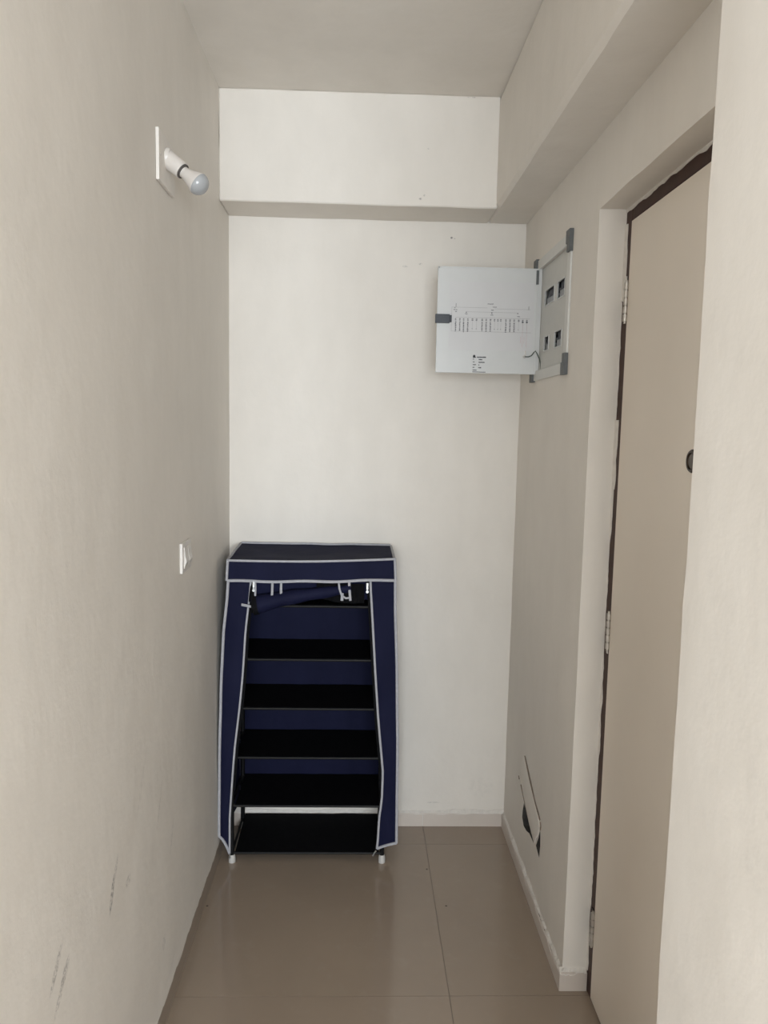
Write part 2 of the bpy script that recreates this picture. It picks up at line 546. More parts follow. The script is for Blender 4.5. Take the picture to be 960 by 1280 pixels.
for p in wr.data.polygons:          # raw insides of the broken holes, their deep shade painted in as near-black
    c = p.center
    if c.x > W + 0.003 and -0.61 < c.y < -0.30 and 0.17 < c.z < 0.32 and abs(p.normal.x) < 0.9 or (c.x > W + 0.05 and c.x < W + 0.1 and -0.61 < c.y < -0.30 and 0.17 < c.z < 0.32):
        p.material_index = 1
# back of the holes: near-black backing standing for the shade, with a conduit before it
MB().box((W + 0.0845, -0.62, 0.17), (W + 0.10, -0.30, 0.33)).build('cavity_shade_back', M['cavity'], wr)
MB().tube([(W + 0.040, -0.34, 0.150), (W + 0.036, -0.365, 0.215), (W + 0.044, -0.40, 0.30)], 0.012, 12).build('conduit', M['bluepipe'], wr, 40)
# plaster strip smeared over the chase
rows = []
tl = [(-0.270, 0.335), (-0.330, 0.302), (-0.395, 0.270), (-0.440, 0.246), (-0.480, 0.234), (-0.530, 0.226)]
tr = [(-0.322, 0.430), (-0.400, 0.392), (-0.480, 0.357), (-0.560, 0.328), (-0.580, 0.310), (-0.562, 0.270)]
for (a, b) in zip(tl, tr):
    row = []
    for k in range(6):
        t = k / 5
        y = a[0] + (b[0] - a[0]) * t; z = a[1] + (b[1] - a[1]) * t
        row.append((W - 0.0025 - 0.0035 * math.sin(math.pi * t) + 0.0016 * noise.noise(Vector((y * 40, z * 40, 0))), y, z))
    rows.append(row)
MB().sheet(rows, 0.004, (-1, 0, 0)).build('plaster_patch', M['wall'], wr, 40)
tp = MB()
for pl in ([(-0.331, 0.436), (-0.42, 0.393), (-0.50, 0.357), (-0.580, 0.333)], [(-0.587, 0.33), (-0.596, 0.32), (-0.592, 0.305)], [(-0.252, 0.326), (-0.262, 0.318)], [(-0.290, 0.310), (-0.350, 0.287), (-0.402, 0.262)]):
    tp.tube([(W - 0.001, y, z) for y, z in pl], [0.0019 + 0.0009 * (k % 2) for k in range(len(pl))], 6)
tp.build('torn_edge', M['torn'], wr, 40)

pier = rough_box((XB, RY, 0), (RX, YJ, ZC), 'wall_near', M['pier'], None, 0.05, 0.0022, 0.004, 6.0)
structure(pier, 'bright near wall corner at the right edge hiding half the door', 'wall')
structure(rough_box((RX, RYN - 0.15, 0), (RX + 0.15, YJ, ZC), 'wall_room_right', M['wall'], None, 0.5, 0.001, 0, 8.0), 'right wall of the room behind the camera', 'wall')
structure(rough_box((RX0, RYL, 0), (-0.15, RYL + 0.2, ZC), 'wall_room_front', M['wall'], None, 0.5, 0.001, 0, 7.5), 'room wall on the far side of the scuffed left wall', 'wall')
wq = MB()
y0, y1, z0, z1 = ADDED_WIN
for (a, b_) in (((RYN - 0.15, 0), (y0, ZC)), ((y1, 0), (RYL + 0.2, ZC)), ((y0, 0), (y1, z0)), ((y0, z1), (y1, ZC))):
    wq.box((RX0 - 0.15, a[0], a[1]), (RX0, b_[0], b_[1]))
structure(wq.build('wall_room_left', M['wall']), 'left wall of the room behind the camera', 'wall')
wf = MB()
x0, x1, z0, z1 = WIN
wf.box((RX0, RYN - 0.15, 0), (RX, RYN, z0)); wf.box((RX0, RYN - 0.15, z1), (RX, RYN, ZC))
wf.box((RX0, RYN - 0.15, z0), (x0, RYN, z1)); wf.box((x1, RYN - 0.15, z0), (RX, RYN, z1))
structure(wf.build('wall_window', M['wall']), 'window wall of the room behind the camera', 'wall')
ce = rough_box((RX0 - 0.15, RYN - 0.15, ZC), (RX + 0.15, 0.15, ZC + 0.12), 'ceiling', M['wall'], None, 0.35, 0.0012, 0, 9.0)
structure(ce, 'plain off-white ceiling', 'ceiling')
b1 = rough_box((0, -BD, ZS), (XB + 0.003, 0, ZC), 'trim_1', M['beam'], None, 0.05, 0.0020, 0.004, 10.0)
structure(b1, 'bright beam across the top of the end wall', 'beam')
b2 = rough_box((XB, YJ, ZS), (W + 0.3, 0, ZC), 'trim_2', M['wall'], None, 0.06, 0.0020, 0.012, 11.0)
structure(b2, 'shaded beam running along the right wall above the door', 'beam')

# ------------------------------------------------------------------ setting: skirting
def jag(a, b, n, lo_, hi_, seed):
    r_ = random.Random(seed); out = []; cur = (lo_ + hi_) / 2
    for k in range(n + 1):
        cur = min(hi_, max(lo_, cur + r_.uniform(-1, 1) * (hi_ - lo_) * 0.4))
        out.append((a + (b - a) * k / n, cur))
    return out

bb = MB().box((0, -0.0075, 0.0), (W, 0, 0.050)).build('baseboard_back', M['plaster'])
structure(bb, 'low tiled skirting under the white end wall', 'skirting')
for (x0, x1) in ((0.0, 0.7575), (0.7605, W - 0.009)):
    MB().box((x0, -0.0095, 0.0), (x1, -0.0076, 0.054)).build('skirting_tile', M['skirting'], bb, None, 0.0006, 1)
top = jag(0, W, 90, 0.052, 0.060, 5); bot = jag(0, W, 90, 0.0495, 0.0535, 6)
MB().sheet([[(x, -0.0105 - 0.001 * math.sin(x * 70), z) for x, z in bot], [(x, -0.0025, z + 0.008) for x, z in top]], 0.002, (0, -1, 0)).build('plaster_edge', M['plaster'], bb)

br_ = MB().box((W - 0.0075, YR, 0.0), (W, -0.0095, 0.050)).build('baseboard_right', M['grout'])
structure(br_, 'low tiled skirting along the right wall', 'skirting')
for (y0, y1) in ((-0.448, -0.0100), (YR - 0.009, -0.4505)):
    MB().box((W - 0.0095, y0, 0.0), (W - 0.0076, y1, 0.054)).build('skirting_tile', M['skirting'], br_, None, 0.0006, 1)
MB().box((W - 0.0076, YR - 0.009, 0.0), (W + 0.069, YR, 0.056)).build('skirting_tile', M['skirting'], br_, None, 0.0006, 1)
top = jag(-0.0095, YR - 0.006, 80, 0.050, 0.062, 15); bot = jag(-0.0095, YR - 0.006, 80, 0.046, 0.0535, 16)
MB().sheet([[(W - 0.0105, y, z) for y, z in bot], [(W + 0.0012, y, z + 0.004) for y, z in top]], 0.002, (-1, 0, 0)).build('plaster_edge', M['plaster'], br_)
top = jag(W - 0.009, W + 0.066, 18, 0.056, 0.061, 25); bot = jag(W - 0.009, W + 0.066, 18, 0.047, 0.057, 26)
MB().sheet([[(x, YR - 0.0105, z) for x, z in bot], [(x, YR + 0.0015, z + 0.006) for x, z in top]], 0.002, (0, -1, 0)).build('plaster_edge', M['plaster'], br_)

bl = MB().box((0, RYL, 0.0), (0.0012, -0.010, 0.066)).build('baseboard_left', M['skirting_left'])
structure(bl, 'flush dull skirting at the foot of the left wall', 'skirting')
top = jag(RYL, -0.010, 220, 0.084, 0.09, 35); bot = jag(RYL, -0.010, 220, 0.0625, 0.0725, 36)
MB().sheet([[(0.0026, y, z) for y, z in bot], [(-0.0010, y, z + 0.05) for y, z in top]], 0.002, (1, 0, 0)).build('plaster_edge', M['wall'], bl)

# ------------------------------------------------------------------ setting: door
DX = W + 0.070          # face of the leaf
d = bpy.data.objects.new('door_1', None); COL.objects.link(d); d.location = (DX, YR, 0)
d.empty_display_size = 0.05
structure(d, 'cream flush door in a brown frame, recessed in the right wall', 'door')
fr = MB()
fr.box((DX + 0.0005, -0.943, 0.0), (DX + 0.10, YR + 0.03, ZL + 0.03))
fr.box((DX + 0.0005, YJ - 0.03, 2.092), (DX + 0.10, -0.943, ZL + 0.03))
fr.box((DX + 0.0005, YJ - 0.03, 0.0), (DX + 0.10, YJ + 0.020, 2.092))
fr.build('door_frame', M['brown'], d, None, 0.0015, 1)
leaf = MB().box((DX - 0.002, YJ + 0.023, 0.010), (DX + 0.035, -0.946, 2.089)).build('door_leaf', M['laminate'], d, None, 0.0012, 2)
MB().box((DX + 0.012, YJ, 0.0), (DX + 0.09, YR, 0.006)).build('threshold', M['brown'], d)
for zc_ in (1.893, 1.050, 0.212):
    hg = MB()
    L_ = 0.098
    for k in range(5):
        a = zc_ - L_ / 2 + k * L_ / 5
        hg.tube([(DX - 0.006, -0.9445, a + 0.0016), (DX - 0.006, -0.9445, a + L_ / 5 - 0.0016)], 0.0058, 12)
    hg.tube([(DX - 0.006, -0.9445, zc_ - L_ / 2 - 0.004), (DX - 0.006, -0.9445, zc_ + L_ / 2 + 0.004)], 0.0034, 10)
    hg.build('hinge', M['hinge'], d, 40)
    hp = MB().box((DX - 0.0022, -0.9425, zc_ - L_ / 2), (DX + 0.0008, -0.921, zc_ + L_ / 2)).build('hinge_plate', M['bronze'], d)
pk = MB().lathe([(0.0, 0.0235), (0.004, 0.0235), (0.007, 0.021), (0.0075, 0.017), (0.004, 0.0155)], (DX - 0.001, -1.3875, 1.516), (-1, 0, 0), 32).build('peephole', M['bronze'], leaf, 30)
MB().lathe([(0.003, 0.015), (0.005, 0.014), (0.006, 0.005)], (DX - 0.001, -1.3875, 1.516), (-1, 0, 0), 24).build('peephole_lens', M['bronze_in'], leaf, 30)
# paint and plaster slopped over the edge of the frame
def slop(z0, z1, n, ylo, yhi, seed):
    e = jag(z0, z1, n, ylo, yhi, seed)
    return MB().sheet([[(DX - 0.0030, YR + 0.002, z) for z, y in e], [(DX - 0.0008, y, z) for z, y in e]], 0.0016, (-1, 0, 0))
slop(0.062, 2.05, 150, -0.911, -0.900, 41).build('plaster_edge', M['plaster'], d)
slop(1.42, 1.60, 14, -0.922, -0.911, 42).build('plaster_edge', M['plaster'], d)
slop(1.90, 2.09, 14, -0.919, -0.911, 44).build('plaster_edge', M['plaster'], d)
e = jag(YR, YJ, 60, ZL - 0.010, ZL - 0.001, 43)
MB().sheet([[(DX - 0.0020, y, ZL + 0.004) for y, z in e], [(DX - 0.0010, y, z) for y, z in e]], 0.0014, (-1, 0, 0)).build('plaster_edge', M['plaster'], d)
for (zc_, n_) in ((0.215, 7), (1.045, 4), (1.895, 3)):
    for k in range(n_):
        zz = zc_ + rnd.uniform(-0.055, 0.055); yy = rnd.uniform(-0.941, -0.928); hh = rnd.uniform(0.004, 0.012)
        MB().prism([(DX - 0.0036, yy - 0.004, zz - hh), (DX - 0.0036, yy + 0.004, zz - hh * 0.7), (DX - 0.0036, yy + 0.003, zz + hh), (DX - 0.0036, yy - 0.003, zz + hh * 0.8)], (0.0030, 0, 0)).build('paint_spot', M['plaster'], d)

# ------------------------------------------------------------------ shoe rack
FY, BYK = -0.260, -0.022
XL, XR = 0.050, 0.590
rack = thing('shoe_rack', 'navy blue fabric-covered shoe rack with white piping and black shelves', 'shoe rack', (0.32, -0.14, 0))
for (x, y) in ((XL, FY), (XR, FY), (XL + 0.003, BYK), (XR - 0.003, BYK)):
    p = MB().tube([(x, y, 0.018), (x, y, 1.085)], 0.0080, 12).build('post', M['black_metal'], rack, 40)
    MB().lathe([(0.0, 0.0125), (0.018, 0.0125), (0.026, 0.0105), (0.028, 0.0082)], (x, y, 0.0), (0, 0, 1), 20).build('foot', M['foot'], rack, 40)
for n_, z in enumerate((0.945, 0.753, 0.575, 0.394, 0.214, 0.036)):
    grid = []
    for i in range(6):
        row = []
        for j in range(13):
            x = XL + 0.012 + (XR - XL - 0.024) * j / 12
            y = FY - 0.004 + (BYK + 0.004 - FY + 0.004) * i / 5
            sag = -0.006 * math.sin(math.pi * j / 12) * math.sin(math.pi * i / 5)
            row.append((x, y, z + 0.004 + (0.016 * i / 5 if n_ == 5 else 0) + sag + 0.0012 * noise.noise(Vector((x * 20, y * 20, z * 9)))))
        grid.append(row)
    sh = MB().sheet(grid, 0.003, (0, 0, 1)).build('shelf', M['black_fabric'], rack, 60)
    MB().tube([(XL, FY, z - 0.002), (XR, FY, z - 0.002)], 0.0052, 10).build('shelf_bar', M['bar_metal'], sh, 40)
    MB().tube([(XL, BYK, z - 0.002), (XR, BYK, z - 0.002)], 0.0052, 10).build('shelf_bar', M['bar_metal'], sh, 40)
    for x in (XL, XR):
        MB().tube([(x, FY, z - 0.002), (x, BYK, z - 0.002)], 0.0045, 8).build('shelf_side', M['bar_metal'], sh, 40)

def lerp_path(pts, z):
    for a, b in zip(pts[:-1], pts[1:]):
        if a[1] >= z >= b[1]:
            t = (a[1] - z) / (a[1] - b[1] + 1e-9)
            return a[0] + (b[0] - a[0]) * t
    return pts[0][0] if z > pts[0][1] else pts[-1][0]

YF = -0.272
LO = [(0.041, 1.034), (0.037, 0.965), (0.024, 0.851), (0.015, 0.650), (0.0085, 0.358), (0.0065, 0.179), (0.0060, 0.101)]
LI = [(0.119, 1.034), (0.114, 0.980), (0.100, 0.852), (0.089, 0.680), (0.081, 0.593), (0.064, 0.447), (0.057, 0.358), (0.050, 0.269), (0.044, 0.179), (0.043, 0.034)]
RO = [(0.616, 1.040), (0.618, 0.944), (0.628, 0.743), (0.637, 0.451), (0.639, 0.242), (0.641, 0.080)]
RI = [(0.530, 1.034), (0.537, 0.943), (0.545, 0.829), (0.553, 0.714), (0.567, 0.539), (0.581, 0.406), (0.587, 0.347), (0.585, 0.242), (0.577, 0.181), (0.574, 0.090), (0.571, 0.055)]

def flap_y(x, z, s):
    return YF + 0.0045 * math.sin(z * 9 + s) * (1.05 - z) + 0.002 * math.sin(z * 23 + x * 30 + s)

def flap(out, inn, s, zt, zo, zi):
    grid = []
    for i in range(31):
        t = i / 30
        row = []
        for j in range(7):
            u = j / 6
            zb = zo + (zi - zo) * (u ** 1.8)
            z = zt + (zb - zt) * t
            x = lerp_path(out, z) * (1 - u) + lerp_path(inn, z) * u
            row.append((x, flap_y(x, z, s) - 0.004 * math.sin(math.pi * u), z))
        grid.append(row)
    return grid
gl = flap(LO, LI, 0.4, 1.040, 0.101, 0.036)
gr_ = flap(RO, RI, 2.0, 1.044, 0.080, 0.056)
fl_l = MB().sheet(gl, 0.0014, (0, 1, 0)).build('front_flap', M['navy'], rack, 60)
fl_r = MB().sheet(gr_, 0.0014, (0, 1, 0)).build('front_flap', M['navy'], rack, 60)
off = Vector((0, -0.0035, 0))
for g_, par in ((gl, fl_l), (gr_, fl_r)):
    MB().ribbon([Vector(r_[0]) + off for r_ in g_], (0, -1, 0), 0.0105, 0.004).build('piping', M['piping'], par, 50)
    MB().ribbon([Vector(r_[-1]) + off for r_ in g_], (0, -1, 0), 0.0085 if par is fl_r else 0.0075, 0.004).build('piping', M['piping'], par, 50)
    MB().ribbon([Vector(q) + off for q in g_[-1]], (0, -1, 0), 0.0095, 0.004).build('piping', M['piping'], par, 50)
MB().tube([(0.568, -0.277, 0.052), (0.562, -0.277, 0.044), (0.557, -0.276, 0.032)], 0.0026, 8).build('zip_end', M['zip_metal'], fl_r, 40)
MB().tube([(0.045, -0.277, 0.040), (0.0445, -0.277, 0.028), (0.044, -0.276, 0.022)], 0.0022, 8).build('zip_end', M['zip_metal'], fl_l, 40)
# zip tape beside the flap edges
for g_, sgn in ((gl, 1), (gr_, -1)):
    MB().ribbon([Vector(r_[-1]) + Vector((sgn * 0.008, 0.001, 0)) for r_ in g_[:24]], (0, -1, 0), 0.010, 0.0012).build('zip_tape', M['zip_tape'], rack, 50)

# cover: top, valance, sides, back
def wav(x, z, k): return 0.0025 * math.sin(x * 14 + k) + 0.0012 * math.sin(x * 41 + z * 30)
grid = []
for i in range(9):
    t = i / 8
    row = []
    for j in range(25):
        u = j / 24
        xl = 0.041 + 0.006 * t; xr_ = 0.612 - 0.004 * t
        x = xl + (xr_ - xl) * u
        y = -0.274 + 0.262 * t
        z = 1.104 + 0.017 * t + 0.006 * u * (1 - t) - 0.007 * math.sin(math.pi * t) * math.sin(math.pi * u) + 0.0025 * noise.noise(Vector((x * 12, y * 12, 3)))
        if i == 0 : z = 1.104 + 0.013 * u - 0.006 * math.sin(math.pi * u)
        row.append((x, y, z))
    grid.append(row)
topc = MB().sheet(grid, 0.0014, (0, 0, -1)).build('cover_top', M['navy'], rack, 60)
front_edge = [Vector(p) + Vector((0, -0.003, 0)) for p in grid[0]]
back_edge = [Vector(p) + Vector((0, -0.002, 0.004)) for p in grid[-1]]
MB().ribbon(front_edge, (0, -1, 0.2), 0.0085, 0.004).build('piping', M['piping'], topc, 50)
MB().ribbon(back_edge, (0, -1, 0.3), 0.0085, 0.003).build('piping', M['piping'], topc, 50)
for j in (0, -1):
    sx = -0.002 if j == 0 else 0.002
    MB().ribbon([Vector(r_[j]) + Vector((sx, 0, 0.002)) for r_ in grid], (sx * 100, 0, 1), 0.009, 0.004).build('piping', M['piping'], topc, 50)
vg = []
for i in range(5):
    t = i / 4
    row = []
    for j in range(25):
        u = j / 24
        a = grid[0][j]
        zb = 1.034 + 0.011 * u - 0.004 * math.sin(math.pi * u) + 0.0015 * math.sin(u * 17)
        xl = a[0] - 0.003 * t * (1 - u) + 0.004 * t * u
        row.append((xl, -0.275 - 0.006 * math.sin(math.pi * t * 0.6) + 0.0018 * math.sin(u * 15 + t * 2), a[2] + (zb - a[2]) * t))
    vg.append(row)
val = MB().sheet(vg, 0.0014, (0, 1, 0)).build('valance', M['navy'], rack, 60)
MB().ribbon([Vector(p) + Vector((0, -0.003, 0)) for p in vg[-1]], (0, -1, 0), 0.0105, 0.004).build('piping', M['piping'], val, 50)
for j in (0, -1):
    MB().ribbon([Vector(r_[j]) + Vector((-0.001 if j == 0 else 0.001, -0.003, 0)) for r_ in vg], (0, -1, 0), 0.0095, 0.004).build('piping', M['piping'], val, 50)

def side_panel(outer, sgn, zlow):
    grid = []
    for i in range(13):
        z = 1.105 + (zlow - 1.105) * i / 12
        row = []
        for j in range(7):
            u = j / 6
            xo = lerp_path(outer, z); xb = XL - 0.010 if sgn < 0 else XR + 0.012
            x = xo + (xb - xo) * (u ** 0.8)
            x = max(x, 0.0050)
            row.append((x, YF + 0.262 * u, z + 0.018 * u * (1 if i == 0 else 0)))
        grid.append(row)
    return MB().sheet(grid, 0.0014, (-sgn, 0, 0)).build('side_panel', M['navy'], rack, 60)
side_panel(LO, -1, 0.10); side_panel(RO, 1, 0.09)
bg = []
for i in range(13):
    z = 1.120 + (0.098 - 1.120) * i / 12
    bg.append([(XL - 0.009 + (XR - XL + 0.02) * j / 16, -0.0120 + 0.0015 * math.sin(j * 1.7 + i), z) for j in range(17)])
MB().sheet(bg, 0.0014, (0, -1, 0)).build('back_panel', M['navy'], rack, 60)

# rolled-up front panel hanging under the valance
pg = []
for i in range(7):
    t = i / 6
    row = []
    for j in range(31):
        u = j / 30
        x = 0.124 + 0.404 * u
        zb = 0.968 if u > 0.72 else 0.972 + 0.02 * u
        y = -0.2655 + (0.010 * t) + 0.0045 * math.sin(u * 60) * t * (1 if u > 0.74 else 0.25)
        row.append((x, y, 1.036 + (zb - 1.036) * t))
    pg.append(row)
MB().sheet(pg, 0.0014, (0, 1, 0)).build('panel_top', M['navy'], rack, 60)
path = []; rad = []
for i in range(25):
    u = i / 24
    x = 0.128 + 0.335 * u
    z = 0.949 + 0.068 * u + 0.004 * math.sin(u * 5)
    path.append((x, -0.2855 + 0.012 * u, z))
    rad.append(0.0315 - 0.0165 * u + 0.0015 * math.sin(u * 19))
roll = MB().tube(path, rad, 22).build('rolled_panel', M['navy'], rack, 50)
sp = []
for k in range(60):
    th = k * 0.36; r_ = 0.029 * (1 - k / 75)
    sp.append((0.1265, -0.2855 + r_ * math.cos(th), 0.949 + r_ * math.sin(th)))
MB().tube(sp, 0.0020, 6).build('roll_spiral', M['zip_tape'], roll, 40)
MB().tube([(0.1275, -0.2855, 0.949), (0.145, -0.2850, 0.952)], [0.0335, 0.0330], 22).build('zip_tape', M['zip_tape'], roll, 40)
MB().tube([(0.123, -0.270, 1.02), (0.124, -0.284, 0.985), (0.127, -0.29, 0.965)], [0.006, 0.010, 0.014], 10).build('zip_tape', M['zip_tape'], roll, 40)
# fold of cloth at the right end of the roll
fg = []
for i in range(6):
    t = i / 5
    fg.append([(0.345 + 0.165 * j / 16, -0.278 + 0.004 * math.sin(j * 1.9) + 0.006 * t, 1.028 - 0.068 * t - 0.010 * math.sin(math.pi * j / 16) * t + 0.02 * t * (1 - j / 16)) for j in range(17)])
MB().sheet(fg, 0.0014, (0, 1, 0)).build('loose_fold', M['black_fabric'], roll, 60)
# ties and zip pulls
def strap(pts, w=0.0085):
    return MB().ribbon(pts, (0, -1, 0), w, 0.0015).build('strap', M['piping'], rack, 50)
strap([(0.134, -0.279, 1.030), (0.135, -0.281, 1.005), (0.135, -0.290, 0.984)], 0.0075)
strap([(0.193, -0.279, 1.032), (0.193, -0.283, 1.01), (0.194, -0.301, 0.983)])
strap([(0.223, -0.279, 1.032), (0.223, -0.284, 1.01), (0.225, -0.300, 0.988)])
strap([(0.421, -0.281, 1.034), (0.424, -0.290, 1.012), (0.432, -0.293, 0.990), (0.446, -0.295, 0.981), (0.462, -0.294, 0.983)], 0.007)
strap([(0.434, -0.291, 0.998), (0.433, -0.293, 0.972)], 0.010)
strap([(0.457, -0.281, 1.035), (0.459, -0.289, 1.005), (0.462, -0.292, 0.972)], 0.0085)
strap([(0.088, -0.287, 0.952), (0.105, -0.291, 0.950), (0.122, -0.293, 0.947)], 0.0095)
for x in (0.130, 0.520):
    zp = MB().box((x - 0.0045, -0.290, 1.020), (x + 0.0045, -0.283, 1.034)).build('zip_pull', M['zip_metal'], rack, None, 0.002, 2)
    MB().ribbon([(x, -0.2885, 1.022), (x, -0.2895, 1.014), (x, -0.2885, 1.005)], (0, -1, 0), 0.007, 0.002).build('zip_tab', M['zip_metal'], zp)
    MB().lathe([(0, 0.0048), (0.0022, 0.0048), (0.0022, 0.0024)], (x, -0.2875, 1.003), (0, -1, 0), 16).build('zip_ring', M['zip_metal'], zp, 40)

# ------------------------------------------------------------------ distribution board
db = thing('distribution_board', 'recessed electrical distribution board on the right wall with its grey door open', 'electrical box', (W, -0.435, 1.73))
FO = (-0.664, -0.207, 1.731, 2.139)       # trim outside: y0 y1 z0 z1
t_ = MB()
px = W - 0.006
t_.box((px, FO[0] + 0.012, FO[2] + 0.004), (W + 0.0008, FO[1] - 0.004, BZ0 + 0.002))
t_.box((px, FO[0] + 0.012, BZ1 - 0.002), (W + 0.0008, FO[1] - 0.004, FO[3] - 0.004))
t_.box((px, FO[0] + 0.004, BZ0), (W + 0.0008, BY0 + 0.002, BZ1))
t_.box((px, BY1 - 0.002, BZ0), (W + 0.0008, FO[1] - 0.004, BZ1))
t_.build('trim_frame', M['box_frame'], db, None, 0.0015, 1)
def bracket(yc, zc_, sy, sz):
    pl = [(0, 0), (0.040, 0), (0.040, 0.036), (0.027, 0.036), (0.027, 0.062), (0, 0.062)]
    MB().prism([(px - 0.006, yc + sy * a, zc_ + sz * b) for a, b in pl], (0.012, 0, 0)).build('corner_bracket', M['grey_plastic'], db)
bracket(FO[0], FO[3], 1, -1); bracket(FO[1], FO[3], -1, -1); bracket(FO[1], FO[2], -1, 1); bracket(FO[0], FO[2], 1, 1)
# steel tray inside the recess
tr_ = MB()
tr_.box((W + 0.070, BY0 + 0.001, BZ0 + 0.001), (W + 0.0745, BY1 - 0.001, BZ1 - 0.001))
tr_.build('back_tray', M['box_dark'], db)
# cover plate with four windows
PX0, PX1 = W + 0.006, W + 0.0085
wins = [(-0.440, -0.322, 1.975, 2.021), (-0.566, -0.483, 1.972, 2.021), (-0.393, -0.334, 1.829, 1.871), (-0.552, -0.472, 1.826, 1.872)]
ysplit = sorted({BY0 + 0.001, BY1 - 0.001} | {w_[0] for w_ in wins} | {w_[1] for w_ in wins})
zsplit = sorted({BZ0 + 0.001, BZ1 - 0.001} | {w_[2] for w_ in wins} | {w_[3] for w_ in wins})
pm = bmesh.new()
def inwin(y, z): return any(w_[0] < y < w_[1] and w_[2] < z < w_[3] for w_ in wins)
vc = {}
base = world_loc(db)
def gv(y, z):
    if (y, z) not in vc: vc[(y, z)] = pm.verts.new(Vector((PX0, y, z)) - base)
    return vc[(y, z)]
for a, b in zip(ysplit[:-1], ysplit[1:]):
    for c_, e_ in zip(zsplit[:-1], zsplit[1:]):
        if not inwin((a + b) / 2, (c_ + e_) / 2):
            pm.faces.new([gv(a, c_), gv(a, e_), gv(b, e_), gv(b, c_)])
ret = bmesh.ops.extrude_face_region(pm, geom=list(pm.faces))
for v in [g for g in ret['geom'] if isinstance(g, bmesh.types.BMVert)]: v.co.x += PX1 - PX0
bmesh.ops.recalc_face_normals(pm, faces=pm.faces)
pme = bpy.data.meshes.new('cover_plate'); pm.to_mesh(pme); pm.free(); pme.materials.append(M['box_plate'])
plate = bpy.data.objects.new('cover_plate', pme); COL.objects.link(plate); plate.parent = db
for w_ in wins:     # raised lip round each window
    l = MB()
    y0, y1, z0, z1 = w_
    e_ = 0.0035
    for q in (((y0 - e_, z0 - e_), (y1 + e_, z0)), ((y0 - e_, z1), (y1 + e_, z1 + e_)), ((y0 - e_, z0), (y0, z1)), ((y1, z0), (y1 + e_, z1))):
        l.box((PX0 - 0.002, q[0][0], q[0][1]), (PX0 + 0.001, q[1][0], q[1][1]))
    l.build('window_lip', M['sheet'], plate)
for wi, w_ in enumerate(wins):
    y0, y1, z0, z1 = w_
    n_ = {0: 6, 1: 4, 2: 2, 3: 4}[wi]
    zm = z0 + (z1 - z0) * 0.48
    ya, yb = y0 + 0.002, y1 - 0.012
    for k in range(n_):
        a = ya + (yb - ya) * k / n_; b_ = ya + (yb - ya) * (k + 1) / n_
        bk = MB().box((W + 0.0095, a + 0.0004, z0 - 0.006), (W + 0.069, b_ - 0.0004, zm)).build('breaker', M['breaker'], db, None, 0.0008, 1)
        MB().box((W + 0.0125, a + 0.0004, zm), (W + 0.069, b_ - 0.0004, z1 + 0.006)).build('breaker_top', M['breaker_dark'], bk)
        MB().box((W + 0.0075, a + 0.003, zm - 0.001), (W + 0.0125, b_ - 0.003, zm + 0.006)).build('breaker_toggle', M['breaker_dark'], bk)

# door of the board, swung open square to the wall
HY = -0.268
dr = MB().box((0.737, HY, 1.756), (1.086, HY + 0.0018, 2.104))
r0 = HY + 0.0017
dr.box((0.737, r0, 1.756), (0.7388, HY + 0.014, 2.104)); dr.box((1.0842, r0, 1.756), (1.086, HY + 0.014, 2.104))
dr.box((0.7389, r0, 1.756), (1.0841, HY + 0.014, 1.7578)); dr.box((0.7389, r0, 2.1022), (1.0841, HY + 0.014, 2.104))
# grey-white door, tilted a touch
door = dr.build('board_door', M['sheet'], db)
fold = MB()
fold.box((0.7388, HY - 0.0012, 1.7578), (0.7425, HY + 0.0006, 2.1022)); fold.box((0.7388, HY - 0.0012, 2.0985), (1.086, HY + 0.0006, 2.1022))
fold.box((1.071, HY - 0.0030, 1.7578), (1.0765, HY + 0.0006, 2.060))
fold.build('door_fold', M['sheet'], door)
lt = MB().box((0.731, HY - 0.010, 1.9185), (0.779, HY + 0.004, 1.9475)).box((0.779, HY - 0.007, 1.922), (0.786, HY + 0.004, 1.945))
lt.build('latch', M['latch'], door, None, 0.0015, 2)
for z in (2.052,):
    MB().box((1.066, HY - 0.004, z), (1.0745, HY + 0.001, z + 0.046)).build('hinge_slot', M['grey_plastic'], door)
MB().box((1.060, HY - 0.002, 2.046), (1.081, HY + 0.001, 2.050)).build('hinge_tab', M['sheet'], door)
py0 = HY - 0.0006
MB().box((0.778, py0, 1.832), (1.062, HY + 0.0004, 2.056)).build('diagram_sticker', M['paper'], door)
# the printing on it: line diagram and rating label, too small to read in the photograph
class Ink(MB):
    def bar(self, x0, z0, x1, z1, y=HY - 0.0009):
        return self.box((min(x0, x1), y, min(z0, z1)), (max(x0, x1), y + 0.0004, max(z0, z1)))
ln = Ink(); dk = Ink(); rd_ = Ink()
th = 0.0009
ln.bar(0.786, 1.9715, 0.905, 1.9715 + th); ln.bar(0.930, 1.9690, 1.052, 1.9690 + th)
ln.bar(0.786, 1.893, 1.055, 1.893 + th); ln.bar(0.7855, 1.893, 0.7855 + th, 1.972)
ln.bar(0.835, 1.9575, 1.008, 1.9575 + th); ln.bar(0.800, 1.9385, 1.050, 1.9385 + th)
for x in (0.835, 0.921, 1.008): dk.bar(x - 0.0015, 1.954, x + 0.0015, 1.958)
dk.bar(0.918, 1.955, 0.924, 1.956)
cx_ = [0.800, 0.814, 0.827, 0.841, 0.856, 0.870, 0.889, 0.903, 0.917, 0.931, 0.942, 0.952, 0.969, 0.983, 0.997, 1.012, 1.026, 1.040]
long_ = {0, 1, 2, 3, 6, 7, 8, 12, 13, 14}
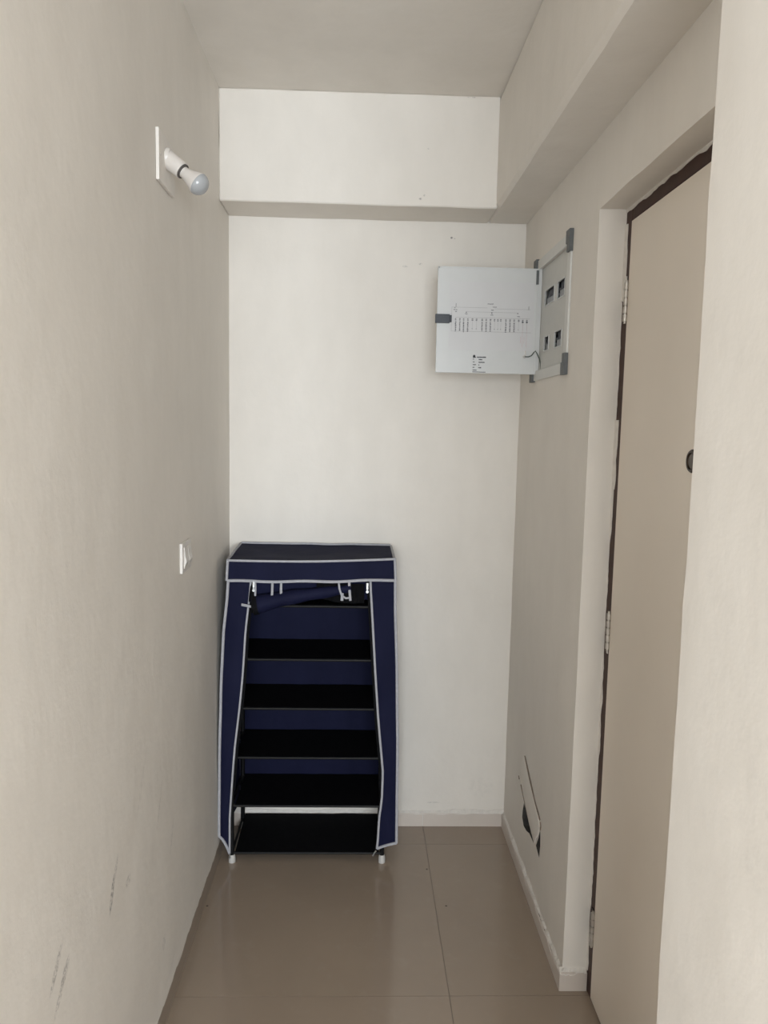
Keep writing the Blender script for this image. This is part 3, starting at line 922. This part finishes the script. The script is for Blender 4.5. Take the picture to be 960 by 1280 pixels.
for k, x in enumerate(cx_):
    ln.bar(x, 1.898, x + th * 0.7, 1.940)
    for q in range(2):
        dk.bar(x - 0.0026, 1.929 + q * 0.004, x + rnd.uniform(0.0016, 0.0034), 1.9314 + q * 0.004)
    if k in long_:
        z = 1.925
        while z > 1.894:
            h_ = rnd.uniform(0.0018, 0.0042)
            dk.bar(x - rnd.uniform(0.0014, 0.0026), z - h_, x + rnd.uniform(0.0014, 0.0026), z)
            z -= h_ + rnd.uniform(0.0008, 0.0022)
    elif k < 16:
        dk.bar(x - 0.0015, 1.902, x + 0.0015, 1.9035)
    else:
        rd_.bar(x, 1.845, x + th, 1.925)
        dk.bar(x - 0.003, 1.925, x + 0.003, 1.930)
for (x, z, w_) in ((0.917, 1.985, 0.022), (0.931, 1.975, 0.015), (0.924, 1.965, 0.011), (0.922, 1.949, 0.010), (0.835, 1.951, 0.009), (1.012, 1.946, 0.010), (0.799, 1.964, 0.014), (0.801, 1.958, 0.008), (0.797, 1.970, 0.006)):
    n_ = int(w_ / 0.0022)
    for k in range(n_):
        dk.bar(x - w_ / 2 + k * 0.0022, z - 0.0015 * rnd.uniform(0.6, 1.2), x - w_ / 2 + k * 0.0022 + 0.0016, z + 0.0015 * rnd.uniform(0.6, 1.2))
dk.bar(0.799, 1.972, 0.8005, 1.985); dk.bar(1.044, 1.968, 1.0455, 1.980)
for x in (1.0, 1.012): rd_.bar(x + 0.02, 1.858, x + 0.021, 1.880)
for q in (ln.build('diagram_lines', M['ink_light'], door), dk.build('diagram_print', M['ink'], door), rd_.build('diagram_red_lines', M['ink_red'], door)):
    q['kind'] = 'stuff'
lb = Ink()
lb.bar(0.8620, 1.8070, 0.8700, 1.8145); lb.bar(0.8636, 1.8145, 0.8684, 1.8165); lb.bar(0.8700, 1.8070, 0.8728, 1.8092)
def words(x0, x1, z, h_=0.0030):
    x = x0
    while x < x1:
        w_ = rnd.uniform(0.0012, 0.0024)
        lb.bar(x, z - h_ / 2 * rnd.uniform(0.75, 1.15), min(x + w_, x1), z + h_ / 2 * rnd.uniform(0.75, 1.15))
        x += w_ + 0.0005
words(0.8755, 0.9060, 1.8090, 0.0038)
for k, (a, b_, c_) in enumerate(((0.866, 0.882, 0.894), (0.868, 0.882, 0.902), (0.873, 0.8815, 0.8845), (0.868, 0.881, 0.891))):
    z = 1.8020 - k * 0.0090
    words(0.8620, a, z); words(b_, c_, z - 0.0008, 0.0036)
words(0.8620, 0.876, 1.7660)
lb.bar(0.8615, 1.7588, 0.9060, 1.7608)
lb.build('rating_label', M['ink_black'], door)['kind'] = 'stuff'
MB().tube([(1.036, HY - 0.006, 1.814), (1.036, HY + 0.001, 1.814)], 0.0055, 12).build('earth_stud', M['hinge'], door, 40)
MB().tube([(1.036, HY - 0.005, 1.814), (1.048, HY - 0.008, 1.8135), (1.058, HY - 0.010, 1.817), (1.066, HY - 0.012, 1.828), (1.070, HY - 0.013, 1.833),
           (1.076, HY - 0.014, 1.824), (1.083, HY - 0.018, 1.808), (1.087, HY - 0.022, 1.790), (1.088, HY - 0.026, 1.772)], 0.0017, 8).build('earth_wire', M['wire'], db, 50)
MB().tube([(1.040, HY - 0.005, 1.818), (1.037, HY - 0.006, 1.834)], 0.0013, 6).build('cable_tie', M['white_plastic'], door, 40)

# ------------------------------------------------------------------ wall lamp
lamp = thing('wall_lamp', 'bare white bulb in an angled holder on the left wall', 'wall lamp', (0, -0.94, 2.195))
MB().box((0.0005, -1.012, 2.135), (0.0085, -0.860, 2.252)).build('base_plate', M['painted_plate'], lamp, None, 0.0015, 2)
MB().tube([(0.0075, -1.0, 2.195), (0.0098, -1.0, 2.195)], 0.003, 10).build('screw', M['hinge'], lamp)
ax = Vector((0.090, -0.014, -0.070)).normalized()
o0 = Vector((0.009, -0.938, 2.205))
MB().lathe([(0.0, 0.0245), (0.006, 0.024), (0.010, 0.0225)], o0 - Vector((0.002, 0, -0.001)), (1, 0, -0.15), 28).build('holder_collar', M['bulb_white'], lamp, 40)
MB().lathe([(0.0, 0.0218), (0.02, 0.0214), (0.045, 0.0205), (0.0480, 0.0198), (0.0480, 0.0150)], o0, ax, 28).build('lamp_holder', M['bulb_white'], lamp, 40)
MB().lathe([(0.0478, 0.0180), (0.0520, 0.0180)], o0, ax, 28).build('holder_shade_ring', M['holder_gap'], lamp, 40)  # dark band painting the shade in the gap between holder and bulb
bulb = MB().lathe([(0.0515, 0.0135), (0.058, 0.0137), (0.0585, 0.0142), (0.062, 0.0148), (0.075, 0.0190), (0.090, 0.0250), (0.0960, 0.0270), (0.0975, 0.0272), (0.0980, 0.0262)], o0, ax, 32).build('bulb', M['bulb_white'], lamp, 40)
prof = [(0.0980, 0.0268)]
for k in range(1, 11):
    a = k / 10 * math.pi / 2
    prof.append((0.0980 + 0.0245 * math.sin(a), 0.0268 * math.cos(a)))
MB().lathe(prof, o0, ax, 32).build('bulb_dome', M['dome'], bulb, 60)

# ------------------------------------------------------------------ light switch
sw = thing('light_switch', 'small white double light switch on the left wall', 'switch', (0, -0.757, 1.20))
MB().box((0.0005, -0.812, 1.160), (0.0085, -0.702, 1.243)).build('switch_plate', M['white_plastic'], sw, None, 0.0015, 2)
MB().box((0.0078, -0.795, 1.172), (0.0105, -0.715, 1.231)).build('switch_frame', M['painted_plate'], sw, None, 0.0008, 1)
for y in (-0.777, -0.735):
    MB().prism([(0.0100, y - 0.018, 1.175), (0.0160, y - 0.018, 1.190), (0.0130, y - 0.018, 1.205), (0.0105, y - 0.018, 1.228), (0.0100, y - 0.018, 1.228)], (0, 0.036, 0)).build('rocker', M['white_plastic'], sw, None, 0.0006, 1)

# ------------------------------------------------------------------ window of the room behind
wn = MB()
x0, x1, z0, z1 = WIN
yw = RYN - 0.05
for (a, b_) in (((x0, z0), (x1, z0 + 0.05)), ((x0, z1 - 0.05), (x1, z1)), ((x0, z0), (x0 + 0.05, z1)), ((x1 - 0.05, z0), (x1, z1)), (((x0 + x1) / 2 - 0.03, z0), ((x0 + x1) / 2 + 0.03, z1))):
    wn.box((a[0], yw - 0.03, a[1]), (b_[0], yw + 0.03, b_[1]))
structure(wn.build('window_1', M['white_plastic']), 'wide window frame of the room behind the camera', 'window')

wn = MB()  # frame of the unseen side window added to light the near wall
y0, y1, z0, z1 = ADDED_WIN
xw = RX0 - 0.05
for (a, b_) in (((y0, z0), (y1, z0 + 0.05)), ((y0, z1 - 0.05), (y1, z1)), ((y0, z0 + 0.05), (y0 + 0.05, z1 - 0.05)), ((y1 - 0.05, z0 + 0.05), (y1, z1 - 0.05))):
    wn.box((xw - 0.03, a[0], a[1]), (xw + 0.03, b_[0], b_[1]))
structure(wn.build('added_window', M['white_plastic']), 'added side window frame, unseen behind the camera', 'window')
